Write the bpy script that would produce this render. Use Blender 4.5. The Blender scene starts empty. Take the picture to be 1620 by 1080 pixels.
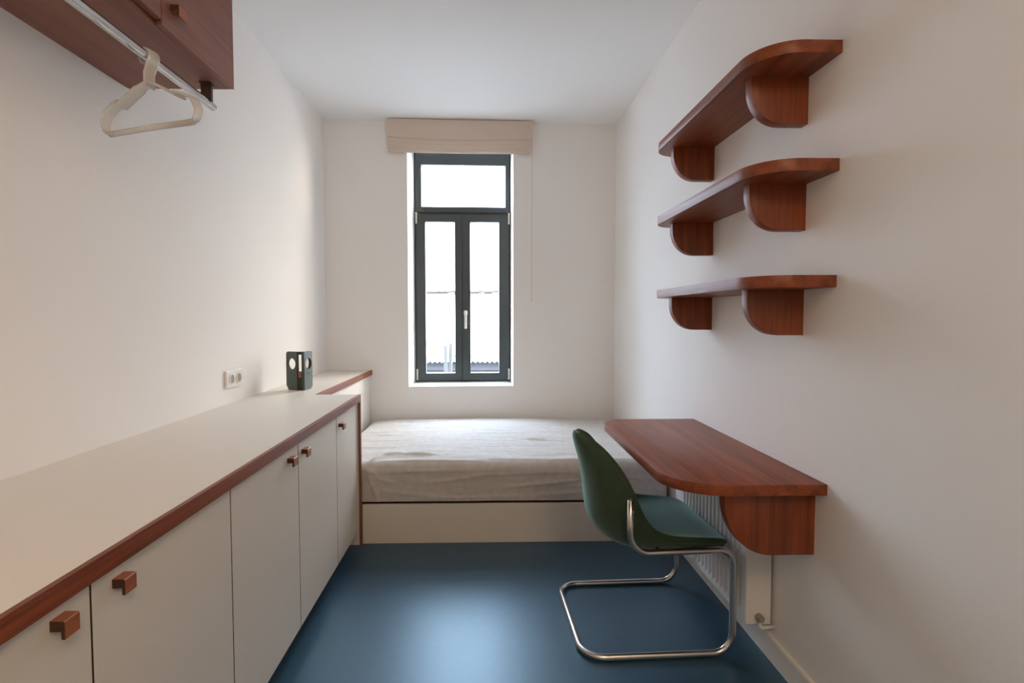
import bpy, bmesh, math, random
from mathutils import Vector, Matrix, noise
random.seed(4)
PI = math.pi

# ---------------------------------------------------------------- camera, sky, lights, exposure
C = bpy.context.scene.collection
scn = bpy.context.scene
cam_data = bpy.data.cameras.new('camera')
cam = bpy.data.objects.new('camera', cam_data)
C.objects.link(cam)
cam_data.sensor_fit = 'HORIZONTAL'
cam_data.sensor_width = 36.0
cam_data.lens = 800.0 / 1620.0 * 36.0
cam_data.shift_x = (810 - 786.18) / 1620.0
cam_data.shift_y = (532.87 - 540) / 1620.0
cam_data.clip_start = 0.02
_p, _y, _r = 0.0408, -0.0215, -0.0011          # pitch down, yaw, roll
fwd = Vector((-math.sin(_y) * math.cos(_p), math.cos(_y) * math.cos(_p), -math.sin(_p)))
right0 = Vector((math.cos(_y), math.sin(_y), 0))
up0 = right0.cross(fwd)
rgt = right0 * math.cos(_r) + up0 * math.sin(_r)
up = -right0 * math.sin(_r) + up0 * math.cos(_r)
M = Matrix((rgt, up, -fwd)).transposed().to_4x4()
M.translation = Vector((0, 0, 1.25))
cam.matrix_world = M
scn.camera = cam

world = bpy.data.worlds.new('world')
scn.world = world
world.use_nodes = True
wn = world.node_tree
wn.nodes.clear()
SKY = 34.0
SUN_AZ, SUN_EL = math.radians(62), math.radians(7)
sun_dir = Vector((math.sin(SUN_AZ) * math.cos(SUN_EL), math.cos(SUN_AZ) * math.cos(SUN_EL), math.sin(SUN_EL)))
tc = wn.nodes.new('ShaderNodeTexCoord')
dot = wn.nodes.new('ShaderNodeVectorMath'); dot.operation = 'DOT_PRODUCT'
dot.inputs[1].default_value = sun_dir
wn.links.new(tc.outputs['Generated'], dot.inputs[0])
mr = wn.nodes.new('ShaderNodeMapRange')
mr.interpolation_type = 'SMOOTHSTEP'
mr.inputs['From Min'].default_value = 0.45
mr.inputs['From Max'].default_value = 1.0
wn.links.new(dot.outputs['Value'], mr.inputs['Value'])
mixc = wn.nodes.new('ShaderNodeMix'); mixc.data_type = 'RGBA'
mixc.inputs[6].default_value = (0.76, 0.92, 1.14, 1)
mixc.inputs[7].default_value = (1.35, 1.22, 1.05, 1)
wn.links.new(mr.outputs['Result'], mixc.inputs[0])
bg = wn.nodes.new('ShaderNodeBackground')
# overcast luminance: three times brighter overhead than at the horizon
sep = wn.nodes.new('ShaderNodeSeparateXYZ')
wn.links.new(tc.outputs['Generated'], sep.inputs[0])
lum = wn.nodes.new('ShaderNodeMath'); lum.operation = 'MULTIPLY_ADD'; lum.use_clamp = False
lum.inputs[1].default_value = SKY * 2 / 3; lum.inputs[2].default_value = SKY / 3
clampz = wn.nodes.new('ShaderNodeMath'); clampz.operation = 'MAXIMUM'; clampz.inputs[1].default_value = 0.0
wn.links.new(sep.outputs['Z'], clampz.inputs[0]); wn.links.new(clampz.outputs[0], lum.inputs[0])
wn.links.new(lum.outputs[0], bg.inputs['Strength'])
wn.links.new(mixc.outputs[2], bg.inputs['Color'])
wo = wn.nodes.new('ShaderNodeOutputWorld')
wn.links.new(bg.outputs['Background'], wo.inputs['Surface'])

sd = bpy.data.lights.new('low_hazy_sun', 'SUN')
sd.energy = 3.2
sd.angle = math.radians(20)
sd.color = (1.0, 0.84, 0.64)
sun = bpy.data.objects.new('low_hazy_sun', sd)
C.objects.link(sun)
sun.rotation_euler = sun_dir.to_track_quat('Z', 'Y').to_euler()
sun.location = (6, 8, 5)

pd = bpy.data.lights.new('window_portal', 'AREA')
pd.shape = 'RECTANGLE'; pd.size = 0.86; pd.size_y = 2.0
pd.cycles.is_portal = True
portal = bpy.data.objects.new('window_portal', pd)
C.objects.link(portal)
portal.location = (-0.2, 4.36, 1.65)
portal.rotation_euler = (math.radians(-90), 0, 0.0305)

# added warm fill light, unseen behind the camera; stands for no known fixture
ld = bpy.data.lights.new('fill_light', 'AREA')
ld.shape = 'RECTANGLE'; ld.size = 1.2; ld.size_y = 1.0
ld.energy = 31.0
ld.color = (1.0, 0.70, 0.42)
lamp = bpy.data.objects.new('fill_light', ld)
C.objects.link(lamp)
lamp.location = (0.45, -0.8, 2.62)
lamp.rotation_euler = Vector((0.45, -0.35, 1.0)).to_track_quat('Z', 'Y').to_euler()

scn.view_settings.view_transform = 'Standard'
scn.view_settings.look = 'None'
scn.view_settings.gamma = 1.0
scn.view_settings.use_curve_mapping = False
scn.view_settings.exposure = 0.0
scn.cycles.max_bounces = 12
scn.cycles.diffuse_bounces = 8
scn.cycles.transparent_max_bounces = 16

# ---------------------------------------------------------------- helpers
def tag(o, label=None, cat=None, group=None, kind=None):
    if label: o['label'] = label
    if cat: o['category'] = cat
    if group: o['group'] = group
    if kind: o['kind'] = kind
    return o

def thing(name, label, cat, loc=(0, 0, 0), rz=0.0, group=None):
    o = bpy.data.objects.new(name, None)
    o.empty_display_size = 0.05
    C.objects.link(o)
    o.location = loc
    o.rotation_euler = (0, 0, rz)
    return tag(o, label, cat, group)

def link(name, bm, mats, parent=None, local=False, smooth=None, label=None):
    """bm holds world coordinates unless local=True; parents here are never scaled"""
    bmesh.ops.recalc_face_normals(bm, faces=bm.faces)
    me = bpy.data.meshes.new(name)
    if parent is not None and not local:
        bm.transform(worldmat(parent).inverted())
    bm.to_mesh(me); bm.free()
    for m in (mats if isinstance(mats, (list, tuple)) else [mats]):
        me.materials.append(m)
    o = bpy.data.objects.new(name, me)
    C.objects.link(o)
    if parent is not None: o.parent = parent
    if smooth is not None:
        for p in me.polygons: p.use_smooth = True
        try:
            me.set_sharp_from_angle(angle=math.radians(smooth))
        except Exception:
            pass
    if label: o['label'] = label
    return o

def worldmat(o):
    m = Matrix.LocRotScale(o.location, o.rotation_euler, None)
    while o.parent is not None:
        o = o.parent
        m = Matrix.LocRotScale(o.location, o.rotation_euler, None) @ m
    return m

def box(bm, x0, x1, y0, y1, z0, z1, mat=0, bev=0.0, seg=2):
    t = bmesh.new() if bev else bm
    vs = [t.verts.new((x, y, z)) for x in (x0, x1) for y in (y0, y1) for z in (z0, z1)]
    fs = []
    for q in ((0, 1, 3, 2), (4, 6, 7, 5), (0, 4, 5, 1), (2, 3, 7, 6), (0, 2, 6, 4), (1, 5, 7, 3)):
        f = t.faces.new([vs[i] for i in q]); f.material_index = mat; fs.append(f)
    if bev:
        bmesh.ops.bevel(t, geom=list(t.edges), offset=bev, segments=seg, affect='EDGES', profile=0.5)
        for f in t.faces: f.material_index = mat
        merge(bm, t)
    return fs

def merge(bm, t, mat=None):
    mp = {}
    for v in t.verts: mp[v] = bm.verts.new(v.co)
    for f in t.faces:
        try:
            g = bm.faces.new([mp[v] for v in f.verts]); g.material_index = f.material_index if mat is None else mat; g.smooth = f.smooth
        except ValueError:
            pass
    t.free()

def prism(bm, pts, axis, a0, a1, mat=0, bev=0.0):
    """polygon pts (2-D) extruded along axis from a0 to a1. axis x: pts=(y,z); y: (x,z); z: (x,y)"""
    t = bmesh.new()
    def co(p, a):
        return {'x': (a, p[0], p[1]), 'y': (p[0], a, p[1]), 'z': (p[0], p[1], a)}[axis]
    A = [t.verts.new(co(p, a0)) for p in pts]
    B = [t.verts.new(co(p, a1)) for p in pts]
    n = len(pts)
    t.faces.new(A); t.faces.new(B[::-1])
    for i in range(n):
        t.faces.new((A[i], A[(i + 1) % n], B[(i + 1) % n], B[i]))
    bmesh.ops.recalc_face_normals(t, faces=t.faces)
    if bev:
        caps = [e for e in t.edges if abs({'x': e.verts[0].co.x - e.verts[1].co.x, 'y': e.verts[0].co.y - e.verts[1].co.y, 'z': e.verts[0].co.z - e.verts[1].co.z}[axis]) < 1e-6]
        bmesh.ops.bevel(t, geom=caps, offset=bev, segments=2, affect='EDGES', profile=0.5)
    merge(bm, t, mat)

def arc(cx, cy, rx, ry, a0, a1, n=14):
    return [(cx + rx * math.cos(math.radians(a0 + (a1 - a0) * i / n)), cy + ry * math.sin(math.radians(a0 + (a1 - a0) * i / n))) for i in range(n + 1)]

def fillet(pts, r, n=8):
    """round the inner corners of an open 3-D polyline; r a number or list"""
    out = [Vector(pts[0])]
    for i in range(1, len(pts) - 1):
        a, b, c = Vector(pts[i - 1]), Vector(pts[i]), Vector(pts[i + 1])
        rr = r[i - 1] if isinstance(r, (list, tuple)) else r
        u, v = (a - b).normalized(), (c - b).normalized()
        ang = u.angle(v)
        d = min(rr / math.tan(ang / 2), (a - b).length * .49, (c - b).length * .49)
        rr = d * math.tan(ang / 2)
        cen = b + (u + v).normalized() * (rr / math.sin(ang / 2))
        p0, p1 = b + u * d, b + v * d
        e0, e1 = (p0 - cen), (p1 - cen)
        tot = e0.angle(e1)
        ax = e0.cross(e1).normalized()
        for k in range(n + 1):
            out.append(cen + Matrix.Rotation(tot * k / n, 3, ax) @ e0)
    out.append(Vector(pts[-1]))
    return out

def tube(bm, pts, r, n=12, mat=0, cap=True):
    pts = [Vector(p) for p in pts]
    tan = []
    for i in range(len(pts)):
        a = pts[max(i - 1, 0)]; b = pts[min(i + 1, len(pts) - 1)]
        tan.append((b - a).normalized())
    nrm = tan[0].orthogonal().normalized()
    rings = []
    for i, p in enumerate(pts):
        nrm = (nrm - tan[i] * nrm.dot(tan[i])).normalized()
        bi = tan[i].cross(nrm)
        rr = r[i] if isinstance(r, (list, tuple)) else r
        rings.append([bm.verts.new(p + (nrm * math.cos(2 * PI * k / n) + bi * math.sin(2 * PI * k / n)) * rr) for k in range(n)])
    for i in range(len(rings) - 1):
        for k in range(n):
            f = bm.faces.new((rings[i][k], rings[i][(k + 1) % n], rings[i + 1][(k + 1) % n], rings[i + 1][k]))
            f.material_index = mat; f.smooth = True
    if cap:
        for rg in (rings[0][::-1], rings[-1]):
            f = bm.faces.new(rg); f.material_index = mat

def ribbon(bm, pts, side, w, h, mat=0):
    """flat strap: width w along 'side', thickness h across; pts a polyline"""
    pts = [Vector(p) for p in pts]; side = Vector(side).normalized()
    rings = []
    for i, p in enumerate(pts):
        t = (pts[min(i + 1, len(pts) - 1)] - pts[max(i - 1, 0)]).normalized()
        nn = t.cross(side).normalized()
        ww = w[i] if isinstance(w, (list, tuple)) else w
        hh = h[i] if isinstance(h, (list, tuple)) else h
        ring = []
        for k in range(12):
            a = 2 * PI * k / 12
            cs, sn = math.cos(a), math.sin(a)
            ring.append(bm.verts.new(p + side * (ww / 2) * math.copysign(abs(cs) ** .45, cs) + nn * (hh / 2) * math.copysign(abs(sn) ** .45, sn)))
        rings.append(ring)
    for i in range(len(rings) - 1):
        for k in range(12):
            f = bm.faces.new((rings[i][k], rings[i][(k + 1) % 12], rings[i + 1][(k + 1) % 12], rings[i + 1][k])); f.material_index = mat; f.smooth = True
    bm.faces.new(rings[0][::-1]); bm.faces.new(rings[-1])

def copy_tree(o, parent=None):
    c = o.copy(); C.objects.link(c); c.parent = parent
    for ch in list(o.children): copy_tree(ch, c)
    return c

# ---------------------------------------------------------------- materials
def new_mat(name):
    m = bpy.data.materials.new(name); m.use_nodes = True
    nt = m.node_tree
    return m, nt, nt.nodes['Principled BSDF']

def paint(name, col, rough=0.6, bump=0.0, scale=60, var=0.0, metal=0.0, spec=0.5, vscale=3.0):
    m, nt, b = new_mat(name)
    b.inputs['Base Color'].default_value = (*col, 1)
    b.inputs['Roughness'].default_value = rough
    b.inputs['Metallic'].default_value = metal
    b.inputs['Specular IOR Level'].default_value = spec
    t = nt.nodes.new('ShaderNodeTexCoord')
    if var:
        n = nt.nodes.new('ShaderNodeTexNoise'); n.inputs['Scale'].default_value = vscale; n.inputs['Detail'].default_value = 4
        nt.links.new(t.outputs['Object'], n.inputs['Vector'])
        r = nt.nodes.new('ShaderNodeValToRGB')
        r.color_ramp.elements[0].position = .3; r.color_ramp.elements[1].position = .7
        r.color_ramp.elements[0].color = (*[c * (1 - var) for c in col], 1)
        r.color_ramp.elements[1].color = (*[min(1, c * (1 + var)) for c in col], 1)
        nt.links.new(n.outputs['Fac'], r.inputs['Fac'])
        nt.links.new(r.outputs['Color'], b.inputs['Base Color'])
    if bump:
        n = nt.nodes.new('ShaderNodeTexNoise'); n.inputs['Scale'].default_value = scale; n.inputs['Detail'].default_value = 5
        nt.links.new(t.outputs['Object'], n.inputs['Vector'])
        bp = nt.nodes.new('ShaderNodeBump'); bp.inputs['Strength'].default_value = bump; bp.inputs['Distance'].default_value = 0.01
        nt.links.new(n.outputs['Fac'], bp.inputs['Height'])
        nt.links.new(bp.outputs['Normal'], b.inputs['Normal'])
    return m

def wood(name, axis, dark, light, rough=0.42, spec=0.5):
    """straight-grained red hardwood; axis = grain direction"""
    m, nt, b = new_mat(name)
    t = nt.nodes.new('ShaderNodeTexCoord')
    mp = nt.nodes.new('ShaderNodeMapping')
    s = [34, 34, 34]; s['xyz'.index(axis)] = 1.3
    mp.inputs['Scale'].default_value = s
    nt.links.new(t.outputs['Object'], mp.inputs['Vector'])
    n1 = nt.nodes.new('ShaderNodeTexNoise'); n1.inputs['Scale'].default_value = 1.0; n1.inputs['Detail'].default_value = 3; n1.inputs['Roughness'].default_value = .55; n1.inputs['Distortion'].default_value = .5
    nt.links.new(mp.outputs['Vector'], n1.inputs['Vector'])
    mp2 = nt.nodes.new('ShaderNodeMapping')
    s2 = [260, 260, 260]; s2['xyz'.index(axis)] = 9
    mp2.inputs['Scale'].default_value = s2
    nt.links.new(t.outputs['Object'], mp2.inputs['Vector'])
    n2 = nt.nodes.new('ShaderNodeTexNoise'); n2.inputs['Scale'].default_value = 1.0; n2.inputs['Detail'].default_value = 2
    nt.links.new(mp2.outputs['Vector'], n2.inputs['Vector'])
    mx = nt.nodes.new('ShaderNodeMix'); mx.data_type = 'FLOAT'; mx.inputs[0].default_value = .35
    nt.links.new(n1.outputs['Fac'], mx.inputs[2]); nt.links.new(n2.outputs['Fac'], mx.inputs[3])
    r = nt.nodes.new('ShaderNodeValToRGB')
    r.color_ramp.elements[0].position = .36; r.color_ramp.elements[0].color = (*dark, 1)
    r.color_ramp.elements[1].position = .64; r.color_ramp.elements[1].color = (*light, 1)
    nt.links.new(mx.outputs[0], r.inputs['Fac'])
    nt.links.new(r.outputs['Color'], b.inputs['Base Color'])
    b.inputs['Roughness'].default_value = rough
    b.inputs['Specular IOR Level'].default_value = spec
    bp = nt.nodes.new('ShaderNodeBump'); bp.inputs['Strength'].default_value = .12; bp.inputs['Distance'].default_value = .002
    nt.links.new(n2.outputs['Fac'], bp.inputs['Height']); nt.links.new(bp.outputs['Normal'], b.inputs['Normal'])
    return m

WD, WL = (0.135, 0.030, 0.009), (0.300, 0.070, 0.020)
wood_x = wood('red_hardwood_x', 'x', WD, WL)
wood_y = wood('red_hardwood_y', 'y', WD, WL)
wood_z = wood('red_hardwood_z', 'z', WD, WL)
wood_handle = wood('orange_hardwood', 'y', (0.26, 0.075, 0.028), (0.36, 0.11, 0.042))
wood_cup = wood('cupboard_hardwood', 'y', (0.17, 0.062, 0.038), (0.25, 0.092, 0.056), rough=.5)
shaded_end = paint('shaded_end_wood', (0.06, 0.020, 0.009), .6, var=.15, vscale=80)  # handle wood with the shade on its end faces put into the colour
wall_mat = paint('white_wall_paint', (0.87, 0.855, 0.84), 0.75, bump=.05, scale=45)
ceil_mat = paint('white_ceiling_paint', (0.90, 0.90, 0.90), 0.85, bump=.03)
rear_mat = paint('rear_wall_paint', (0.86, 0.84, 0.82), 0.8)
floor_mat = paint('blue_grey_linoleum', (0.020, 0.060, 0.104), 0.37, bump=.02, scale=250, var=.06, vscale=40, spec=.95)
floor_mat.node_tree.nodes['Principled BSDF'].inputs['Specular Tint'].default_value = (.62, .86, 1, 1)
base_mat = paint('white_gloss_paint', (0.78, 0.76, 0.73), 0.4)
laminate = paint('cream_laminate', (0.71, 0.66, 0.59), 0.42, bump=.02, scale=300)
laminate_top = paint('cream_laminate_top', (0.76, 0.72, 0.66), 0.38, bump=.02, scale=300)
dark_gap = paint('dark_carcass', (0.05, 0.022, 0.014), 0.7)
frame_mat = paint('anthracite_window_frame', (0.050, 0.066, 0.070), 0.40)
white_plastic = paint('white_plastic', (0.80, 0.78, 0.74), 0.35)
dark_hole = paint('dark_recess', (0.10, 0.09, 0.08), 0.6)
chrome = paint('brushed_chrome', (0.62, 0.60, 0.59), 0.24, metal=1.0)
steel = paint('polished_steel_rail', (0.52, 0.51, 0.50), 0.14, metal=1.0)
rad_mat = paint('radiator_enamel', (0.74, 0.74, 0.74), 0.35)
blind_mat = paint('beige_blind_fabric', (0.67, 0.55, 0.465), 0.85, bump=.25, scale=500)
green_dark = paint('dark_green_enamel', (0.050, 0.068, 0.055), 0.36)
red_mat = paint('dull_red_plastic', (0.35, 0.08, 0.07), 0.4)
black_mat = paint('black_plastic', (0.012, 0.012, 0.012), 0.35)
bronze = paint('dark_brown_bracket', (0.06, 0.035, 0.022), 0.5)

def fabric(name, col, sheen, rough=.9, bump=.2, scale=400):
    m = paint(name, col, rough, bump=bump, scale=scale, var=.08, vscale=30, spec=.2)
    b = m.node_tree.nodes['Principled BSDF']
    b.inputs['Sheen Weight'].default_value = sheen
    b.inputs['Sheen Roughness'].default_value = .4
    return m
velvet = fabric('green_velvet', (0.038, 0.064, 0.040), .8)
b_ = velvet.node_tree.nodes['Principled BSDF']; b_.inputs['Sheen Tint'].default_value = (.55, .8, .75, 1)
sheet_mat = fabric('greige_cotton_sheet', (0.56, 0.53, 0.50), .1, rough=.85, bump=.03, scale=700)

m, nt, b = new_mat('frosted_clear_plastic')
b.inputs['Base Color'].default_value = (0.90, 0.88, 0.84, 1); b.inputs['Roughness'].default_value = .25
b.inputs['Transmission Weight'].default_value = .6; b.inputs['IOR'].default_value = 1.2
hanger_mat = m

m, nt, b = new_mat('window_glass')
nt.nodes.clear()
tr = nt.nodes.new('ShaderNodeBsdfTransparent'); tr.inputs[0].default_value = (.96, .97, .97, 1)
gl = nt.nodes.new('ShaderNodeBsdfGlossy'); gl.inputs['Roughness'].default_value = .02
mx = nt.nodes.new('ShaderNodeMixShader'); fr = nt.nodes.new('ShaderNodeLayerWeight'); fr.inputs[0].default_value = .5
pw = nt.nodes.new('ShaderNodeMath'); pw.operation = 'POWER'; pw.inputs[1].default_value = 5.0
nt.links.new(fr.outputs['Facing'], pw.inputs[0])
ma = nt.nodes.new('ShaderNodeMath'); ma.operation = 'MULTIPLY_ADD'; ma.inputs[1].default_value = .6; ma.inputs[2].default_value = .03
nt.links.new(pw.outputs[0], ma.inputs[0]); nt.links.new(ma.outputs[0], mx.inputs[0]); nt.links.new(tr.outputs[0], mx.inputs[1]); nt.links.new(gl.outputs[0], mx.inputs[2])
ou = nt.nodes.new('ShaderNodeOutputMaterial'); nt.links.new(mx.outputs[0], ou.inputs[0])
glass = m

# ---------------------------------------------------------------- room shell
XL, XR, ZC, YR = -1.2573, 1.0395, 2.7713, -2.0
BACK_RZ = math.atan(0.0305)
def struct(name, bm, mat, label=None, smooth=None):
    o = link(name, bm, mat, smooth=smooth); o['kind'] = 'structure'
    if label: o['label'] = label
    return o

bm = bmesh.new(); box(bm, XL - .3, XR + .3, YR - .2, 4.5, -.12, 0)
struct('floor', bm, floor_mat)
bm = bmesh.new(); box(bm, XL - .3, XR + .3, YR - .2, 4.55, ZC, ZC + .15)
struct('ceiling', bm, ceil_mat)
bm = bmesh.new(); box(bm, XL - .25, XL, YR - .2, 4.5, 0, ZC)
struct('wall_left', bm, wall_mat)
bm = bmesh.new(); box(bm, XR, XR + .25, YR - .2, 4.5, 0, ZC)
struct('wall_right', bm, wall_mat)
bm = bmesh.new(); box(bm, XL, XR, YR - .2, YR, 0, ZC)
struct('wall_rear', bm, rear_mat)

def back_frame(o):                       # the back wall runs slightly skew to the room
    o.location = (0, 4.041, 0); o.rotation_euler = (0, 0, BACK_RZ); return o
HX0, HX1, HZ0, HZ1 = -.616, .219, .688, 2.61
bm = bmesh.new()
prism(bm, [(-1.6, 0), (HX0, 0), (-.583, .205), (-.583, .26), (-1.6, .26)], 'z', 0, ZC)
prism(bm, [(HX1, 0), (1.4, 0), (1.4, .26), (.2105, .26), (.2105, .205)], 'z', 0, ZC)
prism(bm, [(0, 0), (0, HZ0 - .002), (.205, .700), (.26, .700), (.26, 0)], 'x', HX0, HX1)
box(bm, HX0, HX1, 0, .26, 2.61, ZC)
back_frame(struct('wall_back', bm, wall_mat))
bm = bmesh.new(); prism(bm, [(.002, HZ0 - .001), (.204, .7005), (.204, .7035), (.002, HZ0 + .003)], 'x', HX0 + .004, HX1 - .004)
back_frame(struct('window_sill', bm, base_mat))

bm = bmesh.new()
prism(bm, [(XR + .0, 0), (XR - .012, 0), (XR - .012, .082), (XR - .009, .088), (XR, .088)], 'y', YR, 4.03)
struct('baseboard_right', bm, base_mat)

# window
win = back_frame(bpy.data.objects.new('window_1', None)); C.objects.link(win); win['kind'] = 'structure'
win['label'] = 'tall narrow anthracite window with a fixed top light over two casements'
def ring(bm, x0, x1, z0, z1, ix0, ix1, iz0, iz1, y0, y1, bev=.003):
    box(bm, x0, ix0, y0, y1, z0, z1, bev=bev); box(bm, ix1, x1, y0, y1, z0, z1, bev=bev)
    box(bm, ix0 - .004, ix1 + .004, y0, y1, z0, iz0, bev=bev); box(bm, ix0 - .004, ix1 + .004, y0, y1, iz1, z1, bev=bev)
bm = bmesh.new()
ring(bm, -0.5842, 0.2116, 0.7026, 2.6136, -0.5386, 0.1708, 0.7502, 2.5214, .205, .258)
box(bm, -0.5435, 0.1747, .207, .254, 2.0604, 2.1235, bev=.003)
link('window_frame', bm, frame_mat, win, local=True)
bm = bmesh.new(); ring(bm, -0.5745, 0.2028, 2.1060, 2.6038, -0.5250, 0.1689, 2.1545, 2.4942, .192, .245)
top = link('top_sash', bm, frame_mat, win, local=True)
bm = bmesh.new(); box(bm, -0.5250, 0.1689, .217, .222, 2.1526, 2.4971); link('pane', bm, glass, top, local=True)
for x0, x1, g0, g1 in ((-0.5726, -0.1926, -0.4940, -0.2523), (-0.1907, 0.2009, -0.1233, 0.1155)):
    bm = bmesh.new(); ring(bm, x0, x1, 0.7153, 2.0924, g0, g1, 0.7764, 2.0293, .188, .245)
    s = link('casement', bm, frame_mat, win, local=True)
    bm = bmesh.new(); box(bm, g0 - .003, g1 + .003, .215, .220, 0.7745, 2.0322); link('pane', bm, glass, s, local=True)
    if x0 > -.4:
        bm = bmesh.new(); box(bm, -.214, -.176, .206, .236, .7155, 2.088, bev=.002)
        link('meeting_rebate', bm, frame_mat, s, local=True)
    hx = -0.5668 if x0 < -.4 else 0.1970
    for hz in (2.0584, 0.7667):
        bm = bmesh.new(); tube(bm, [(hx, .180, hz - .041), (hx, .180, hz + .041)], .0078, 10)
        for q in (-.042, .042): tube(bm, [(hx, .180, hz + q - .003), (hx, .180, hz + q + .003)], .0095, 10)
        link('hinge', bm, white_plastic, s, local=True, label='white hinge cover')
    if x0 > -.4:
        bm = bmesh.new()
        box(bm, -0.1786, -0.1495, .178, .188, 1.2616, 1.2985, bev=.003)
        tube(bm, [(-0.1640, .18, 1.2801), (-0.1640, .152, 1.2801)], .008, 10)
        box(bm, -0.1737, -0.1543, .142, .158, 1.1481, 1.2888, bev=.005, seg=3)
        link('window_handle', bm, white_plastic, s, local=True, label='white lever handle')

# ---------------------------------------------------------------- roman blind
bl = thing('roman_blind', 'beige fabric roman blind pulled up in folds above the window', 'blind')
back_frame(bl)
BX0, BX1 = -.757, .365
bm = bmesh.new(); box(bm, BX0 + .004, BX1 - .004, -.052, -.001, 2.70, 2.764, bev=.002)
link('head_rail', bm, white_plastic, bl, local=True, label='white head rail')
def cloth_strip(z_top, z_bot, y_front, bulge, sag, name, thick=.006, flare=0.0):
    bm = bmesh.new(); nx, nz = 48, 10
    gF, gB = [], []
    for i in range(nx + 1):
        u = i / nx; x = BX0 + (BX1 - BX0) * u + flare * (2 * u - 1) * 0
        sg = sag * math.sin(PI * u) ** .7 + .002 * noise.noise(Vector((u * 7, z_top * 9, 0)))
        cf, cb = [], []
        for k in range(nz + 1):
            v = k / nz
            z = z_top + (z_bot - sg - z_top) * v
            y = y_front - bulge * math.sin(PI * min(1, v * .85 + .1)) ** 1.2 + .0015 * noise.noise(Vector((u * 5, v * 2, z_top * 3)))
            xi = x + (0.004 if u < .5 else -.004) * (1 if z_bot < 2.56 else 0) * v
            cf.append(bm.verts.new((xi, y, z))); cb.append(bm.verts.new((xi, y + thick + bulge * .6 * (1 - abs(2 * v - 1)), z)))
        gF.append(cf); gB.append(cb)
    for g, fl in ((gF, False), (gB, True)):
        for i in range(nx):
            for k in range(nz):
                q = (g[i][k], g[i + 1][k], g[i + 1][k + 1], g[i][k + 1]); bm.faces.new(q[::-1] if fl else q)
    for k in range(nz):
        for i in (0, nx): bm.faces.new((gF[i][k], gF[i][k + 1], gB[i][k + 1], gB[i][k]))
    for i in range(nx):
        for k in (0, nz): bm.faces.new((gF[i][k], gF[i + 1][k], gB[i + 1][k], gB[i][k]))
    return link(name, bm, blind_mat, bl, local=True, smooth=50)
cloth_strip(2.765, 2.634, -.062, .004, .020, 'front_panel')
for zt, zb, yf, sg, bu in ((2.640, 2.596, -.046, .018, .011), (2.606, 2.572, -.038, .015, .011), (2.582, 2.550, -.030, .011, .011), (2.560, 2.526, -.022, .004, .012)):
    cloth_strip(zt, zb, yf, bu, sg, 'fold')
for sx in (BX0 + .002, BX1 - .006):
    bm = bmesh.new(); box(bm, sx, sx + .004, -.05, -.002, 2.60, 2.764)
    link('side_return', bm, blind_mat, bl, local=True)
bm = bmesh.new(); tube(bm, [(.362, -.028, 2.53), (.361, -.028, 1.9), (.362, -.028, 1.385)], .0012, 6)
tube(bm, [(.362, -.028, 1.39), (.362, -.028, 1.375)], .003, 8)
link('pull_cord', bm, paint('pale_cord', (.45, .42, .39), .7), bl, local=True, label='thin pale pull cord')

# ---------------------------------------------------------------- shelves
def shelf(name, z, label):
    t = thing(name, label, 'shelf', (XR, 1.95, z), group='wall shelves on the right wall')
    xf, y0, y1 = .802, 1.4826, 2.455
    pts = [(XR, y0)] + [(XR, y1)] + arc(xf + .11, y1 - .11, .11, .11, 90, 180) + arc(xf + .13, y0 + .13, .13, .13, 180, 270)
    bm = bmesh.new(); prism(bm, pts, 'z', z, z + .0367, bev=.0012)
    link('shelf_board', bm, wood_y, t, smooth=25)
    for yb in (1.6356, 2.3065):
        zb = z - .148; xb = .852
        pts = [(XR, z), (XR, zb)] + arc(xb + .105, zb + .115, .105, .115, 270, 180) + [(xb, z)]
        bm = bmesh.new(); prism(bm, pts, 'y', yb, yb + .037, bev=.0012)
        link('bracket', bm, wood_z, t, smooth=25)
    return t
shelf('wall_shelf', 2.0164, 'topmost of the three red-brown wooden wall shelves with rounded brackets')
shelf('wall_shelf', 1.6767, 'middle of the three red-brown wooden wall shelves with rounded brackets')
shelf('wall_shelf', 1.3351, 'lowest of the three red-brown wooden wall shelves, above the desk')

# ---------------------------------------------------------------- desk
t = thing('floating_desk', 'red-brown wooden wall-mounted desk top with rounded corners above the radiator', 'desk', (XR, 2.0, .70))
xf, y0, y1, zt = .566, 1.4997, 2.495, .7366
pts = [(XR, y0)] + [(XR, y1)] + arc(xf + .12, y1 - .12, .12, .12, 90, 180) + arc(xf + .18, y0 + .16, .18, .16, 180, 270)
bm = bmesh.new(); prism(bm, pts, 'z', zt - .034, zt, bev=.0012)
link('desk_top', bm, wood_y, t, smooth=25)
for yb in (1.5538, 2.452):
    z0, z1, xb = .4926, zt - .034, .75
    pts = [(XR, z1), (XR, z0)] + arc(xb + .15, z0 + .175, .15, .175, 270, 180) + [(xb, z1)]
    bm = bmesh.new(); prism(bm, pts, 'y', yb, yb + .037, bev=.0012)
    link('bracket', bm, wood_z, t, smooth=25)

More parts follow.
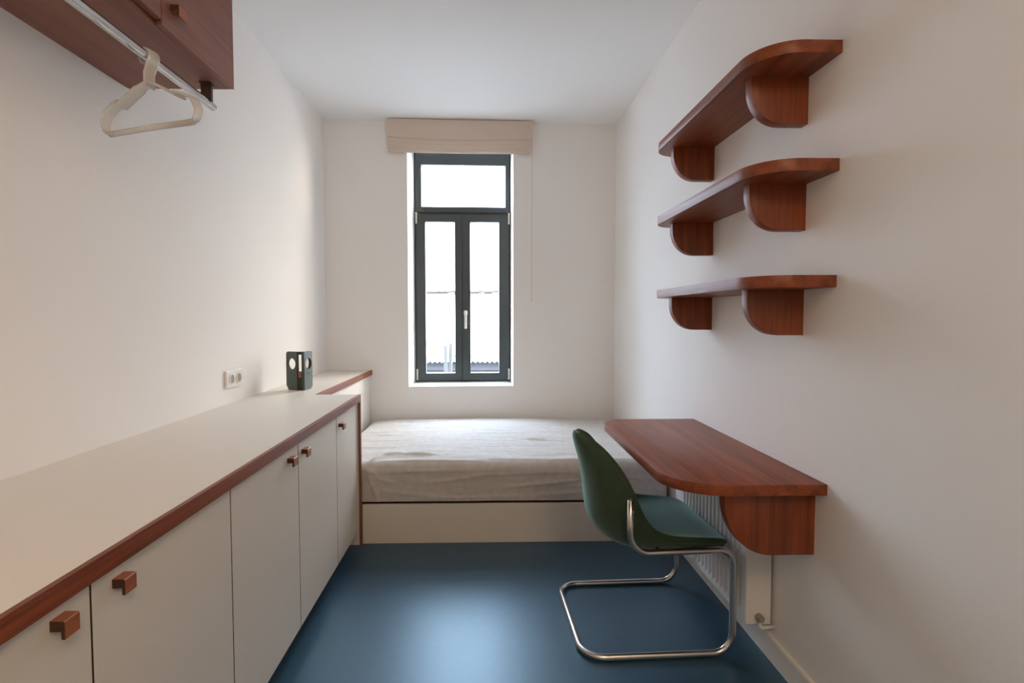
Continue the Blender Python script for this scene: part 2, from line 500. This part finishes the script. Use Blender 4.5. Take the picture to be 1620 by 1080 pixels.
# ---------------------------------------------------------------- radiator
RX0, RX1, RY0, RY1, RZ0, RZ1 = .935, 1.027, 1.765, 2.44, .137, .640
t = thing('radiator', 'white ribbed panel radiator on the right wall under the desk', 'radiator', (.98, 2.1, RZ0))
bm = bmesh.new()
n = 16; pitch = (RY1 - RY0 - .125) / n
prof = [(RX0, RY0 + .004)]
for i in range(n):
    a = RY0 + .035 + i * pitch
    prof += [(RX0, a + pitch * .12), (RX0 + .010, a + pitch * .30), (RX0 + .010, a + pitch * .62), (RX0, a + pitch * .80)]
prof += [(RX0, RY1 - .004)]
def sheet_profile(bm, prof, z0, z1, th):
    zs = [z0, z0 + .022, z0 + .035, z1 - .035, z1 - .022, z1]
    G = []
    for x, y in prof:
        col = []
        for k, z in enumerate(zs):
            xx = RX0 if k in (0, 1, 4, 5) else x
            col.append((bm.verts.new((xx, y, z)), bm.verts.new((xx + th, y, z))))
        G.append(col)
    for i in range(len(G) - 1):
        for k in range(len(zs) - 1):
            for s in (0, 1):
                q = (G[i][k][s], G[i + 1][k][s], G[i + 1][k + 1][s], G[i][k + 1][s]); bm.faces.new(q if s else q[::-1])
        for k in (0, len(zs) - 1): bm.faces.new((G[i][k][0], G[i + 1][k][0], G[i + 1][k][1], G[i][k][1]))
    for i in (0, len(G) - 1):
        for k in range(len(zs) - 1): bm.faces.new((G[i][k][0], G[i][k + 1][0], G[i][k + 1][1], G[i][k][1]))
sheet_profile(bm, prof, RZ0 + .006, RZ1 - .006, .006)
link('front_panel', bm, rad_mat, t, smooth=40)
bm = bmesh.new(); box(bm, RX1 - .012, RX1, RY0 + .004, RY1 - .004, RZ0 + .006, RZ1 - .006, bev=.002)
link('rear_panel', bm, rad_mat, t)
for ya in (RY0 - .001, RY1 - .003):
    bm = bmesh.new(); box(bm, RX0 + .001, RX1 - .001, ya, ya + .005, RZ0, RZ1, bev=.0015)
    link('side_cover', bm, rad_mat, t)
bm = bmesh.new()
for i in range(44):
    y = RY0 + .012 + i * .0147
    box(bm, RX0 + .012, RX1 - .014, y, y + .006, RZ1 - .012, RZ1 - .004)
box(bm, RX0 + .006, RX0 + .013, RY0 + .004, RY1 - .004, RZ1 - .014, RZ1 - .002); box(bm, RX1 - .02, RX1 - .012, RY0 + .004, RY1 - .004, RZ1 - .014, RZ1 - .002)
link('top_grille', bm, rad_mat, t)
bm = bmesh.new(); tube(bm, [(.982, RY0 - .002, .165), (.982, RY0 - .018, .165)], .014, 20); tube(bm, [(.982, RY0 - .015, .165), (.982, RY0 - .024, .165)], .010, 20)
v = link('valve', bm, paint('nickel_valve', (.42, .40, .37), .35, metal=.7), t, label='dull metal valve cap')
bm = bmesh.new(); tube(bm, fillet([(.982, RY0 - .010, .16), (.982, RY0 - .010, .128), (1.0395, RY0 - .002, .128)], .015), .006, 10)
link('pipe', bm, base_mat, v)
for yw in (RY0 + .12, RY1 - .15):
    bm = bmesh.new(); box(bm, RX1 - .001, XR, yw, yw + .03, RZ0 + .06, RZ1 - .06)
    link('wall_bracket', bm, rad_mat, t)

# ---------------------------------------------------------------- worktop and cupboards below it
XC, ZT, YC, XN0, XN1 = -.683, .826, 2.757, -.921, -.902
WY0 = -.60
t = thing('worktop', 'long cream laminate worktop with red-brown wooden edge along the left wall', 'worktop', (XL, 1.5, ZT - .038))
bm = bmesh.new()
pts = [(XL, WY0), (XC - .012, WY0), (XC - .012, YC), (XN0 - .012, YC), (XN1 - .012, 4.012), (XL, 4.003)]
prism(bm, pts, 'z', ZT - .038, ZT)
link('worktop_panel', bm, laminate_top, t)
bm = bmesh.new(); box(bm, XC - .012, XC, WY0, YC, ZT - .038, ZT, bev=.001)
link('edge_strip', bm, wood_y, t, label='long red-brown wooden front edge')
bm = bmesh.new()
prism(bm, [(XN0 - .012, YC), (XN0, YC), (XN1, 4.013), (XN1 - .012, 4.013)], 'z', ZT - .038, ZT)
link('edge_strip', bm, wood_y, t, label='short wooden edge beside the bed')

XD = -.698       # door faces
def handle_bm(bm, x, y0, y1, z1, dark_ends=True):
    """L-section pull: top block against the door with a lip hanging from its outer edge"""
    dp, lip = .024, .006
    pts = [(x, z1), (x + dp - .002, z1), (x + dp, z1 - .002), (x + dp, z1 - .030), (x + dp - lip, z1 - .030), (x + dp - lip, z1 - .017), (x, z1 - .017)]
    n0 = len(bm.faces)
    prism(bm, pts, 'y', y0, y1)
    bm.normal_update()
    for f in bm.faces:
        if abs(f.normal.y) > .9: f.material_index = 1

def cabinet(y0, y1, doors, label):
    t = thing('base_cabinet', label, 'cabinet', ((XL + XD) / 2, (y0 + y1) / 2, 0), group='cream base cabinets under the worktop')
    bm = bmesh.new(); box(bm, XL + .003, XD - .021, y0 + .002, y1 - .002, .082, ZT - .0385)
    link('carcass', bm, dark_gap, t, label='dark red-brown carcass edge between the doors')
    bm = bmesh.new(); box(bm, XL + .003, XD - .07, y0 + .001, y1 - .001, 0, .082)
    link('plinth', bm, laminate, t)
    for (a, b, h0, h1, hz) in doors:
        bm = bmesh.new()
        fs = box(bm, XD - .019, XD, a + .0022, b - .0022, .084, ZT - .041)
        fs[2].material_index = 1; fs[3].material_index = 1
        for f in bm.faces:
            if abs(f.normal.y) > .5: f.material_index = 1
        d = link('door', bm, [laminate, dark_gap], t)
        bm = bmesh.new(); handle_bm(bm, XD + .0002, h0, h1, hz)
        link('handle', bm, [wood_handle, shaded_end], d, label='orange-brown wooden L-shaped pull')
    return t
cabinet(-.573, .400, [(-.573, -.090, -.16, -.128, .764), (-.090, .400, -.06, -.028, .764)], 'cream double base cabinet at the near end of the row, outside the photo')
cabinet(.400, 1.375, [(.400, .887, .803, .833, .764), (.887, 1.375, .938, .969, .761)], 'cream double base cabinet nearest in view at lower left')
cabinet(1.375, 2.350, [(1.375, 1.872, 1.768, 1.806, .753), (1.872, 2.350, 1.905, 1.943, .749)], 'cream double base cabinet in the middle, its two handles close together')
cabinet(2.350, 2.737, [(2.350, 2.737, 2.385, 2.425, .745)], 'cream single-door base cabinet next to the bed')
bm = bmesh.new(); box(bm, XL + .003, XC - .012, 2.7375, 2.757, 0, ZT - .0385)
tp = thing('end_panel', 'cream end panel with wooden edge between the last cabinet and the bed', 'panel', (XL + .3, 2.747, 0))
link('panel', bm, laminate, tp)
bm = bmesh.new(); box(bm, XC - .012, XC, 2.7375, 2.757, 0, ZT - .0385)
link('edge_strip', bm, wood_cup, tp, label='thin red-brown wooden edge')

# ledge casing beside the bed under the narrow part of the worktop
bm = bmesh.new()
prism(bm, [(XN0 - .032, 2.758), (XN0 - .013, 2.758), (XN1 - .013, 4.010), (XN1 - .032, 4.010)], 'z', 0, ZT - .0385)
o = link('ledge_panel', bm, base_mat); tag(o, 'white upright panel under the narrow ledge at the head of the bed', 'panel')

# ---------------------------------------------------------------- bed
t = thing('bed_base', 'low cream built-in bed base panel under the mattress', 'bed base', (0, 3.4, 0))
bm = bmesh.new(); box(bm, XC + .002, XR - .013, 2.752, 2.771, 0, .216, bev=.001)
link('front_panel', bm, laminate, t)
bm = bmesh.new(); box(bm, XN1 - .005, XR - .013, 2.78, 3.99, .19, .212)
link('slatted_deck', bm, dark_gap, t)
for ya in (2.775, 3.95):
    bm = bmesh.new(); box(bm, XN1 - .005, XR - .013, ya, ya + .025, 0, .19)
    link('support_rail', bm, dark_gap, t)

def mattress():
    x0, x1, y0, y1, z0, z1, r = -.894, 1.022, 2.762, 4.0, .229, .443, .050
    bm = bmesh.new()
    NX, NY, NZ = 220, 150, 26
    def lin(a, b, n): return [a + (b - a) * i / n for i in range(n + 1)]
    xs, ys, zs = lin(x0, x1, NX), lin(y0, y1, NY), lin(z0, z1, NZ)
    def patch(A, B, f):
        g = [[bm.verts.new(f(a, b)) for b in B] for a in A]
        for i in range(len(A) - 1):
            for j in range(len(B) - 1):
                bm.faces.new((g[i][j], g[i + 1][j], g[i + 1][j + 1], g[i][j + 1]))
    patch(xs, ys, lambda a, b: (a, b, z1))
    patch(xs[::4], ys[::5], lambda a, b: (a, b, z0))
    patch(xs, zs, lambda a, b: (a, y0, b)); patch(xs, zs, lambda a, b: (a, y1, b))
    patch(ys, zs, lambda a, b: (x0, a, b)); patch(ys, zs, lambda a, b: (x1, a, b))
    bmesh.ops.remove_doubles(bm, verts=bm.verts, dist=1e-5)
    def g(d, s): return math.exp(-(d / s) ** 2)
    def seg_d(px, py, ax, ay, bx, by):
        dx, dy = bx - ax, by - ay; L2 = dx * dx + dy * dy
        tt = max(0, min(1, ((px - ax) * dx + (py - ay) * dy) / L2))
        return math.hypot(px - ax - dx * tt, py - ay - dy * tt), tt
    # creases drawn with short ridges: (ax, ay, bx, by, width, height)
    top_c = []
    rr = random.Random(9)
    for i in range(34):
        cx, cy = rr.uniform(-.75, .75), rr.uniform(2.85, 3.85)
        L = rr.uniform(.12, .5); an = rr.uniform(-.06, .06)
        top_c.append((cx - L / 2, cy - an * L, cx + L / 2, cy + an * L, rr.uniform(.006, .012), rr.choice((-1, 1)) * rr.uniform(.002, .0045)))
    top_c += [(.26, 3.24, .40, 3.20, .012, .010), (.29, 3.27, .43, 3.235, .008, -.008), (.25, 3.22, .37, 3.18, .007, -.003),
              (-.645, 2.80, -.60, 2.90, .016, .014), (-.61, 2.91, -.50, 2.935, .014, .014), (-.52, 2.935, -.26, 2.89, .014, .012), (-.58, 2.86, -.34, 2.865, .022, -.008), (-.60, 2.805, -.02, 2.80, .008, .008), (-.1, 2.83, .5, 2.80, .010, .006), (.4, 2.80, .9, 2.82, .010, .006)]
    front_c = [(-.655, .40, -.60, .24, .010, .012), (-.64, .37, -.50, .33, .010, .006), (.12, .305, .55, .345, .007, .009), (-.35, .33, -.02, .37, .010, .006), (-.6, .29, -.2, .25, .012, .006), (.3, .26, .9, .30, .010, .006), (-.45, .24, .2, .255, .008, .005),
               (-.66, .41, -.61, .385, .012, .014), (-.58, .395, -.1, .402, .007, .006), (-.1, .375, .6, .39, .006, .005), (.5, .37, 1.0, .34, .008, .007)]
    for v in bm.verts:
        p = v.co.copy()
        q = Vector((min(max(p.x, x0 + r), x1 - r), min(max(p.y, y0 + r), y1 - r), min(max(p.z, z0 + .012), z1 - r)))
        d = p - q
        ez = d.z
        if d.length > 1e-6:
            dd = d.normalized()
            rad = r if p.z > (z0 + z1) / 2 else .03
            p = q + dd * min(d.length, r)
        n_top = max(0, (p.z - (z1 - r)) / r)
        cr = .018 * (1 - ((p.x - .07) / .97) ** 2) * (1 - abs((p.y - 3.38) / .63) ** 3)
        dz = cr * n_top
        if n_top > .3:
            dz += n_top * (.0035 * noise.noise(Vector((p.x * 2.2, p.y * 11, 1.3))) + .0022 * noise.noise(Vector((p.x * 4.5, p.y * 30, 7.7))))
            for (ax, ay, bx, by, w, h) in top_c:
                if abs(p.y - (ay + by) / 2) > abs(by - ay) / 2 + .06: continue
                dd_, tt = seg_d(p.x, p.y, ax, ay, bx, by)
                dz += n_top * h * g(dd_, w) * math.sin(PI * min(1, max(0, .1 + .8 * tt)))
        p.z += dz
        if v.co.y < y0 + 1e-4 or (p.y < y0 + r and n_top > 0):
            dy = .004 * noise.noise(Vector((p.x * 3.2, p.z * 7, 3.1))) + .0025 * noise.noise(Vector((p.x * 9, p.z * 26, 9.1)))
            for (ax, az, bx, bz, w, h) in front_c:
                dd_, tt = seg_d(p.x, p.z, ax, az, bx, bz)
                dy -= h * g(dd_, w) * math.sin(PI * min(1, max(0, .1 + .8 * tt)))
            p.y += min(dy, .012) if p.y > 0 else 0
            if p.x < XC - .0: p.y = max(p.y, y0 + .001)
        v.co = p
    return bm
o = link('mattress', mattress(), sheet_mat, smooth=80)
tag(o, 'thick mattress in a creased greige fitted sheet below the window', 'mattress')

# ---------------------------------------------------------------- wall socket and ornament on the worktop
t = thing('wall_socket', 'white double power socket on the left wall just above the worktop', 'socket', (XL, 2.52, .945))
bm = bmesh.new(); box(bm, XL, XL + .013, 2.445, 2.60, .903, .987, bev=.003)
link('cover_plate', bm, white_plastic, t)
for yc in (2.490, 2.560):
    bm = bmesh.new()
    c0 = (XL + .0125, yc, .945)
    # raised rim and recessed well
    segs = 24; rings = []
    for (rr_, dx) in ((.0275, .0), (.0275, .004), (.022, .004), (.021, .001)):
        rings.append([bm.verts.new((c0[0] + dx, yc + rr_ * math.cos(2 * PI * k / segs), .945 + rr_ * math.sin(2 * PI * k / segs))) for k in range(segs)])
    for i in range(3):
        for k in range(segs):
            bm.faces.new((rings[i][k], rings[i][(k + 1) % segs], rings[i + 1][(k + 1) % segs], rings[i + 1][k]))
    f = bm.faces.new(rings[3]); f.material_index = 1
    s = link('socket_outlet', bm, [white_plastic, paint('socket_well', (.36, .33, .30), .5)], t)

o3 = thing('desk_ornament', 'small dark green folded ornament with two round holes on the worktop', 'ornament', (-1.062, 2.92, ZT))
def rr_plate(bm, w, h, th, hole_c, hole_r, rc):
    """rounded plate in x (0..w), z (0..h), thickness y 0..th with a round hole, rounded at outer x end only"""
    n = 40
    outer = []
    def outline(a):
        cx, cz = hole_c; dx, dz = math.cos(a), math.sin(a)
        # ray to rounded rect by marching
        lo, hi = 0, 1.0
        def inside(x, z):
            if x < 0 or x > w or z < 0 or z > h: return False
            for (qx, qz) in ((w - rc, rc), (w - rc, h - rc)):
                if x > qx and ((qz == rc and z < qz) or (qz != rc and z > qz)):
                    if math.hypot(x - qx, z - qz) > rc: return False
            return True
        for _ in range(30):
            mid = (lo + hi) / 2
            if inside(cx + dx * mid, cz + dz * mid): lo = mid
            else: hi = mid
        return cx + dx * lo, cz + dz * lo
    angs = sorted([2 * PI * k / n for k in range(n)] + [math.atan2(z - hole_c[1], x - hole_c[0]) % (2 * PI) for x, z in ((0, 0), (0, h))])
    n = len(angs)
    R = {}
    for y in (0, th):
        R[y] = ([bm.verts.new((outline(a)[0], y, outline(a)[1])) for a in angs], [bm.verts.new((hole_c[0] + hole_r * math.cos(a), y, hole_c[1] + hole_r * math.sin(a))) for a in angs])
    for k in range(n):
        j = (k + 1) % n
        for y in (0, th): bm.faces.new((R[y][0][k], R[y][0][j], R[y][1][j], R[y][1][k]))
        bm.faces.new((R[0][0][k], R[0][0][j], R[th][0][j], R[th][0][k]))
        f = bm.faces.new((R[0][1][k], R[0][1][j], R[th][1][j], R[th][1][k])); f.material_index = 1
H3 = .222
for sgn, ang, mark, w, sx in ((-1, math.radians(153), 'minus', .084, -.026), (1, math.radians(81), 'plus', .092, .003)):
    bm = bmesh.new()
    rr_plate(bm, w, H3, .016, (w * .52, H3 * .68), .033, .014)
    mat = Matrix.Translation((sx, 0, 0)) @ Matrix.Rotation(ang, 4, 'Z')
    bmesh.ops.translate(bm, verts=bm.verts, vec=(0, -.016 if sgn > 0 else -.016, 0))
    bm.transform(mat)
    p = link('side_plate', bm, [green_dark, black_mat], o3, local=True)
    bm = bmesh.new()
    off = -.0172 if sgn > 0 else .0
    a, bq = w * .52, H3 * .42
    box(bm, a - .007, a + .007, off, off + .0012, bq - .0015, bq + .0015)
    if mark == 'plus': box(bm, a - .0015, a + .0015, off, off + .0012, bq - .007, bq + .007)
    bm.transform(mat)
    link('printed_mark', bm, black_mat, p, local=True, label='small dark %s mark' % mark)
bm = bmesh.new()
box(bm, -.026, .006, .002, .016, 0, .074, bev=.002); box(bm, -.026, .006, .002, .016, .205, H3, bev=.002)
box(bm, -.0265, -.0225, .001, .014, .06, .21); box(bm, .001, .004, .001, .014, .06, .21)
link('spine', bm, black_mat, o3, local=True, label='black slotted spine')
bm = bmesh.new(); box(bm, -.021, .0, .004, .016, .075, .108, bev=.003)
link('red_block', bm, red_mat, o3, local=True, label='dull red block in the slot')

# ---------------------------------------------------------------- wall cupboard, rail, hanger
XF, YE, ZB = -.889, 1.842, 2.052
t = thing('wall_cupboard', 'red-brown wooden wall cupboard high on the left wall', 'cupboard', ((XL + XF) / 2, 1.0, ZB))
bm = bmesh.new()
box(bm, XL, XF - .0205, .02, YE, ZB, ZB + .022, bev=.0008)
box(bm, XL, XF - .0205, .02, YE, 2.60, 2.622)
box(bm, XL, XF - .0205, YE - .02, YE - .0005, ZB + .02, 2.60); box(bm, XL, XF - .0205, .02, .04, ZB + .02, 2.60)
box(bm, XL, XL + .01, .04, YE - .02, ZB + .02, 2.60)
link('carcass', bm, wood_cup, t)
for a, bb, zb in ((.02, .72, ZB + .012), (.724, 1.440, ZB + .012), (1.444, YE, ZB)):
    bm = bmesh.new(); box(bm, XF - .019, XF, a, bb, zb, 2.62, bev=.0008)
    d = link('door', bm, wood_cup, t)
    if a > 1:
        bm = bmesh.new(); handle_bm(bm, XF + .0002, 1.483, 1.520, 2.130)
        link('handle', bm, [wood_handle, shaded_end], d, label='orange-brown wooden L-shaped pull')
    elif a > .5:
        bm = bmesh.new(); handle_bm(bm, XF + .0002, .76, .797, 2.130)
        link('handle', bm, [wood_handle, shaded_end], d, label='orange-brown wooden L-shaped pull')

RXX, RZZ, RR = -.96, 1.987, .0135
t = thing('clothes_rail', 'polished steel clothes rail hanging under the wall cupboard', 'rail', (RXX, 1.0, RZZ))
bm = bmesh.new()
L = 1.834
ri = []
segs = 24
for rr_, yy in ((RR - .0015, L - .03), (RR - .0015, L), (RR, L), (RR, .12), (RR - .0015, .12)):
    ri.append([bm.verts.new((RXX + rr_ * math.cos(2 * PI * k / segs), yy, RZZ + rr_ * math.sin(2 * PI * k / segs))) for k in range(segs)])
for i in range(4):
    for k in range(segs): bm.faces.new((ri[i][k], ri[i][(k + 1) % segs], ri[i + 1][(k + 1) % segs], ri[i + 1][k]))
link('rod', bm, steel, t, smooth=40)
for yb in (1.79, .30):
    bm = bmesh.new(); box(bm, RXX - .018, RXX + .018, yb, yb + .012, RZZ + .004, ZB, bev=.001)
    box(bm, RXX - .018, RXX + .018, yb - .01, yb + .022, ZB - .003, ZB)
    link('bracket', bm, bronze, t, label='dark brown flat bracket')

def hanger():
    t = thing('clothes_hanger', 'frosted translucent plastic clothes hanger on the steel rail', 'hanger', (RXX, 1.493, RZZ + RR), math.radians(-19))
    # local: x across the shoulders (rail is roughly along y), z up, origin on top of the rail
    bm = bmesh.new()
    R_ = .0215
    pts = [(R_ * math.cos(math.radians(a)), 0, -.0155 + R_ * math.sin(math.radians(a))) for a in range(215, -61, -15)]
    pts += [(.008, 0, -.045), (.000, 0, -.058), (0, 0, -.098)]
    k = len(pts)
    ribbon(bm, pts, (0, 1, 0), [.022 + .012 * min(1, i / 6) for i in range(k)], .0075)
    link('hook', bm, hanger_mat, t, local=True, smooth=60)
    for s in (-1, 1):
        bm = bmesh.new()
        pts = fillet([(0, 0, -.084), (s * .035, 0, -.096), (s * .115, 0, -.138)], .05, 5)
        ribbon(bm, pts, (0, 1, 0), [.028 + .010 * min(1, i / 5) for i in range(len(pts))], .008)
        # notch step then drooping shoulder tip
        pts = fillet([(s * .106, 0, -.126), (s * .134, 0, -.134), (s * .166, 0, -.152), (s * .180, 0, -.180), (s * .172, 0, -.209), (s * .145, 0, -.212)], .020, 6)
        ribbon(bm, pts, (0, 1, 0), [.038 - .020 * (i / (len(pts) - 1)) for i in range(len(pts))], .009)
        link('shoulder', bm, hanger_mat, t, local=True, smooth=60)
    bm = bmesh.new(); tube(bm, [(-.160, 0, -.2115), (0, 0, -.210), (.160, 0, -.2115)], .0085, 12)
    link('bar', bm, hanger_mat, t, local=True)
    return t
hanger()

# ---------------------------------------------------------------- chair
ch = thing('cantilever_chair', 'green velvet cantilever chair on chromed tube frame at the desk', 'chair', (.62, 2.04, 0), math.radians(2.0))
OX, OY = .62, 2.04
HW = .255                                    # half spacing of the tubes
def L3(x, y, z): return (x - OX, y, z)
path = []
near = [(.509, .592), (.509, .392), (.895, .402), (.895, .0125)]
pts = [L3(x, -HW, z) for x, z in near] + [L3(.340, -HW, .0125), L3(.340, HW, .0125)] + [L3(x, HW, z) for x, z in near[::-1]]
pts = fillet(pts, [.075, .06, .075, .085, .085, .075, .06, .075], 8)
bm = bmesh.new(); tube(bm, pts, .0122, 16)
link('tube_frame', bm, chrome, ch, local=True)
for s in (-1, 1):
    for x in (.62, .80):
        bm = bmesh.new(); tube(bm, [L3(x, s * HW, .397), L3(x, s * (HW - .03), .397)], .006, 10)
        link('screw', bm, chrome, ch, local=True)
    bm = bmesh.new(); tube(bm, [L3(.513, s * (HW + .013), .55), L3(.513, s * (HW - .03), .55)], .005, 10)
    link('screw', bm, chrome, ch, local=True)

rows = [ # outer centre (x,z), outer edge (x,z), half width, inner thickness centre, edge
 (.356, .786, .372, .780, .030, .012, .012), (.350, .772, .392, .764, .068, .024, .018), (.355, .742, .432, .738, .108, .030, .022),
 (.370, .695, .470, .695, .145, .034, .024), (.386, .640, .500, .648, .176, .038, .026), (.396, .580, .520, .602, .200, .042, .028),
 (.402, .520, .535, .556, .216, .048, .030), (.408, .460, .552, .508, .226, .056, .032), (.430, .402, .580, .462, .231, .066, .034),
 (.480, .360, .625, .428, .233, .074, .036), (.550, .345, .680, .412, .234, .074, .036), (.640, .345, .735, .405, .234, .072, .036),
 (.730, .352, .790, .400, .233, .066, .036), (.810, .362, .840, .396, .229, .056, .034), (.868, .370, .872, .390, .218, .046, .032),
 (.905, .366, .893, .382, .196, .036, .028), (.922, .352, .902, .368, .165, .022, .018)]
NU = 16
def grids():
    outer, inner = [], []
    # normals along the centre and edge profiles
    def nrm(k, i0, i1):
        a = rows[max(k - 1, 0)]; b = rows[min(k + 1, len(rows) - 1)]
        tx, tz = b[i0] - a[i0], b[i1] - a[i1]; l = math.hypot(tx, tz)
        return -tz / l, tx / l        # pointing into the seat (forward / up)
    for k, (cx, cz, ex, ez, w, dc, de) in enumerate(rows):
        nc, ne = nrm(k, 0, 1), nrm(k, 2, 3)
        ro, ri_ = [], []
        for j in range(NU + 1):
            u = -1 + 2 * j / NU
            s = u * u * (0.55 + .45 * u * u)
            x, z = cx + (ex - cx) * s, cz + (ez - cz) * s
            y = w * (math.sin(u * PI / 2) * .35 + u * .65)
            th = dc + (de - dc) * u * u
            nx, nz = nc[0] + (ne[0] - nc[0]) * s, nc[1] + (ne[1] - nc[1]) * s
            l = math.hypot(nx, nz) or 1
            ro.append(Vector(L3(x, y, z)))
            ri_.append(Vector(L3(x + nx / l * th, y * (1 - .02 * abs(u)), z + nz / l * th)))
        outer.append(ro); inner.append(ri_)
    return outer, inner
outer, inner = grids()
def solid(g0, g1, name, mat, mid=None, label=None):
    bm = bmesh.new()
    A = [[bm.verts.new(v) for v in r] for r in g0]; B = [[bm.verts.new(v) for v in r] for r in g1]
    nr, nc = len(A), len(A[0])
    for i in range(nr - 1):
        for j in range(nc - 1):
            bm.faces.new((A[i][j], A[i][j + 1], A[i + 1][j + 1], A[i + 1][j])); bm.faces.new((B[i][j], B[i + 1][j], B[i + 1][j + 1], B[i][j + 1]))
    loop = [(0, j) for j in range(nc)] + [(i, nc - 1) for i in range(1, nr)] + [(nr - 1, j) for j in range(nc - 2, -1, -1)] + [(i, 0) for i in range(nr - 2, 0, -1)]
    for q in range(len(loop)):
        a, b = loop[q], loop[(q + 1) % len(loop)]
        bm.faces.new((A[a[0]][a[1]], B[a[0]][a[1]], B[b[0]][b[1]], A[b[0]][b[1]]))
    o = link(name, bm, mat, ch, local=True, smooth=180, label=label)
    s = o.modifiers.new('sub', 'SUBSURF'); s.levels = 2; s.render_levels = 2
    return o
mid = [[o_.lerp(i_, .30) for o_, i_ in zip(ro, ri_)] for ro, ri_ in zip(outer, inner)]
mid2 = [[o_.lerp(i_, .34) for o_, i_ in zip(ro, ri_)] for ro, ri_ in zip(outer, inner)]
solid(outer, mid, 'shell', velvet)
solid(mid2, inner, 'seat_cushion', velvet)

# ---------------------------------------------------------------- outside the window
pale_wall = paint('pale_render', (0.55, 0.55, 0.54), .9, var=.08, vscale=1.5)
pale_low = paint('pale_lilac_render', (0.14, 0.135, 0.15), .9)
roof_mat = paint('corrugated_sheet', (0.62, 0.62, 0.61), .6)
tile_mat = paint('ridge_clay', (0.045, 0.036, 0.024), .8, var=.3, vscale=4)
dark_line = paint('dark_gutter', (0.016, 0.016, 0.016), .6)
t = thing('neighbouring_building', 'pale rendered building with corrugated roof seen through the window', 'building', (0, 12, -2))
bm = bmesh.new(); box(bm, -6, 4.5, 12, 12.3, -2, 1.80); link('wall', bm, pale_wall, t)
bm = bmesh.new(); box(bm, -6, 4.5, 11.93, 11.995, 1.765, 1.795); link('eaves_gutter', bm, tile_mat, t)
rr = random.Random(3)
for i in range(30):
    x = -6 + i * .35
    bm = bmesh.new(); z = 1.80
    tube(bm, [(x, 11.97 + rr.uniform(-.02, .02), z + .02), (x + .345, 11.97, z + .02 + rr.uniform(-.01, .03))], .035, 8)
    link('ridge_tile', bm, tile_mat, t)
bm = bmesh.new()
N = 840
fr_, bk = [], []
for i in range(N + 1):
    x = -6 + 10.5 * i / N; h = .013 * math.sin(i * PI / 3)
    fr_.append((bm.verts.new((x, 7.95, .545 + h)), bm.verts.new((x, 7.95, .530 + h))))
    bk.append((bm.verts.new((x, 12.0, 1.10 + h)), bm.verts.new((x, 12.0, 1.085 + h))))
for i in range(N):
    for s in (0, 1): bm.faces.new((fr_[i][s], fr_[i + 1][s], bk[i + 1][s], bk[i][s]))
    bm.faces.new((fr_[i][0], fr_[i + 1][0], fr_[i + 1][1], fr_[i][1]))
link('corrugated_roof', bm, roof_mat, t, smooth=60)
bm = bmesh.new(); box(bm, -6, 4.5, 8.15, 8.4, -2, .62); link('lower_wall', bm, pale_low, t)
bm = bmesh.new(); box(bm, -6, 4.5, 7.99, 8.06, .492, .516); link('gutter', bm, dark_line, t)
bm = bmesh.new(); box(bm, -6, 4.5, 7.7, 8.1, .30, .385); link('parapet', bm, dark_line, t)
bm = bmesh.new(); box(bm, -1.25, -1.15, 11.7, 11.95, -2, 1.15); link('downpipe', bm, pale_low, t)
pole_mat = paint('weathered_pole', (.026, .025, .022), .8)
t = thing('leaning_poles', 'two grey poles standing crossed outside the window', 'poles', (-.55, 7.5, -2.0))
for a, bq in (((-.60, 7.5, .815), (-.575, 7.5, -2.0)), ((-.525, 7.57, .85), (-.60, 7.57, -2.0))):
    bm = bmesh.new(); tube(bm, [a, bq], .028, 10); link('pole', bm, pole_mat, t)
bm = bmesh.new(); box(bm, -14, 14, 4.9, 40, -2.1, -2.0)
o = struct('ground', bm, paint('pale_yard', (.68, .67, .65), .95, var=.1))
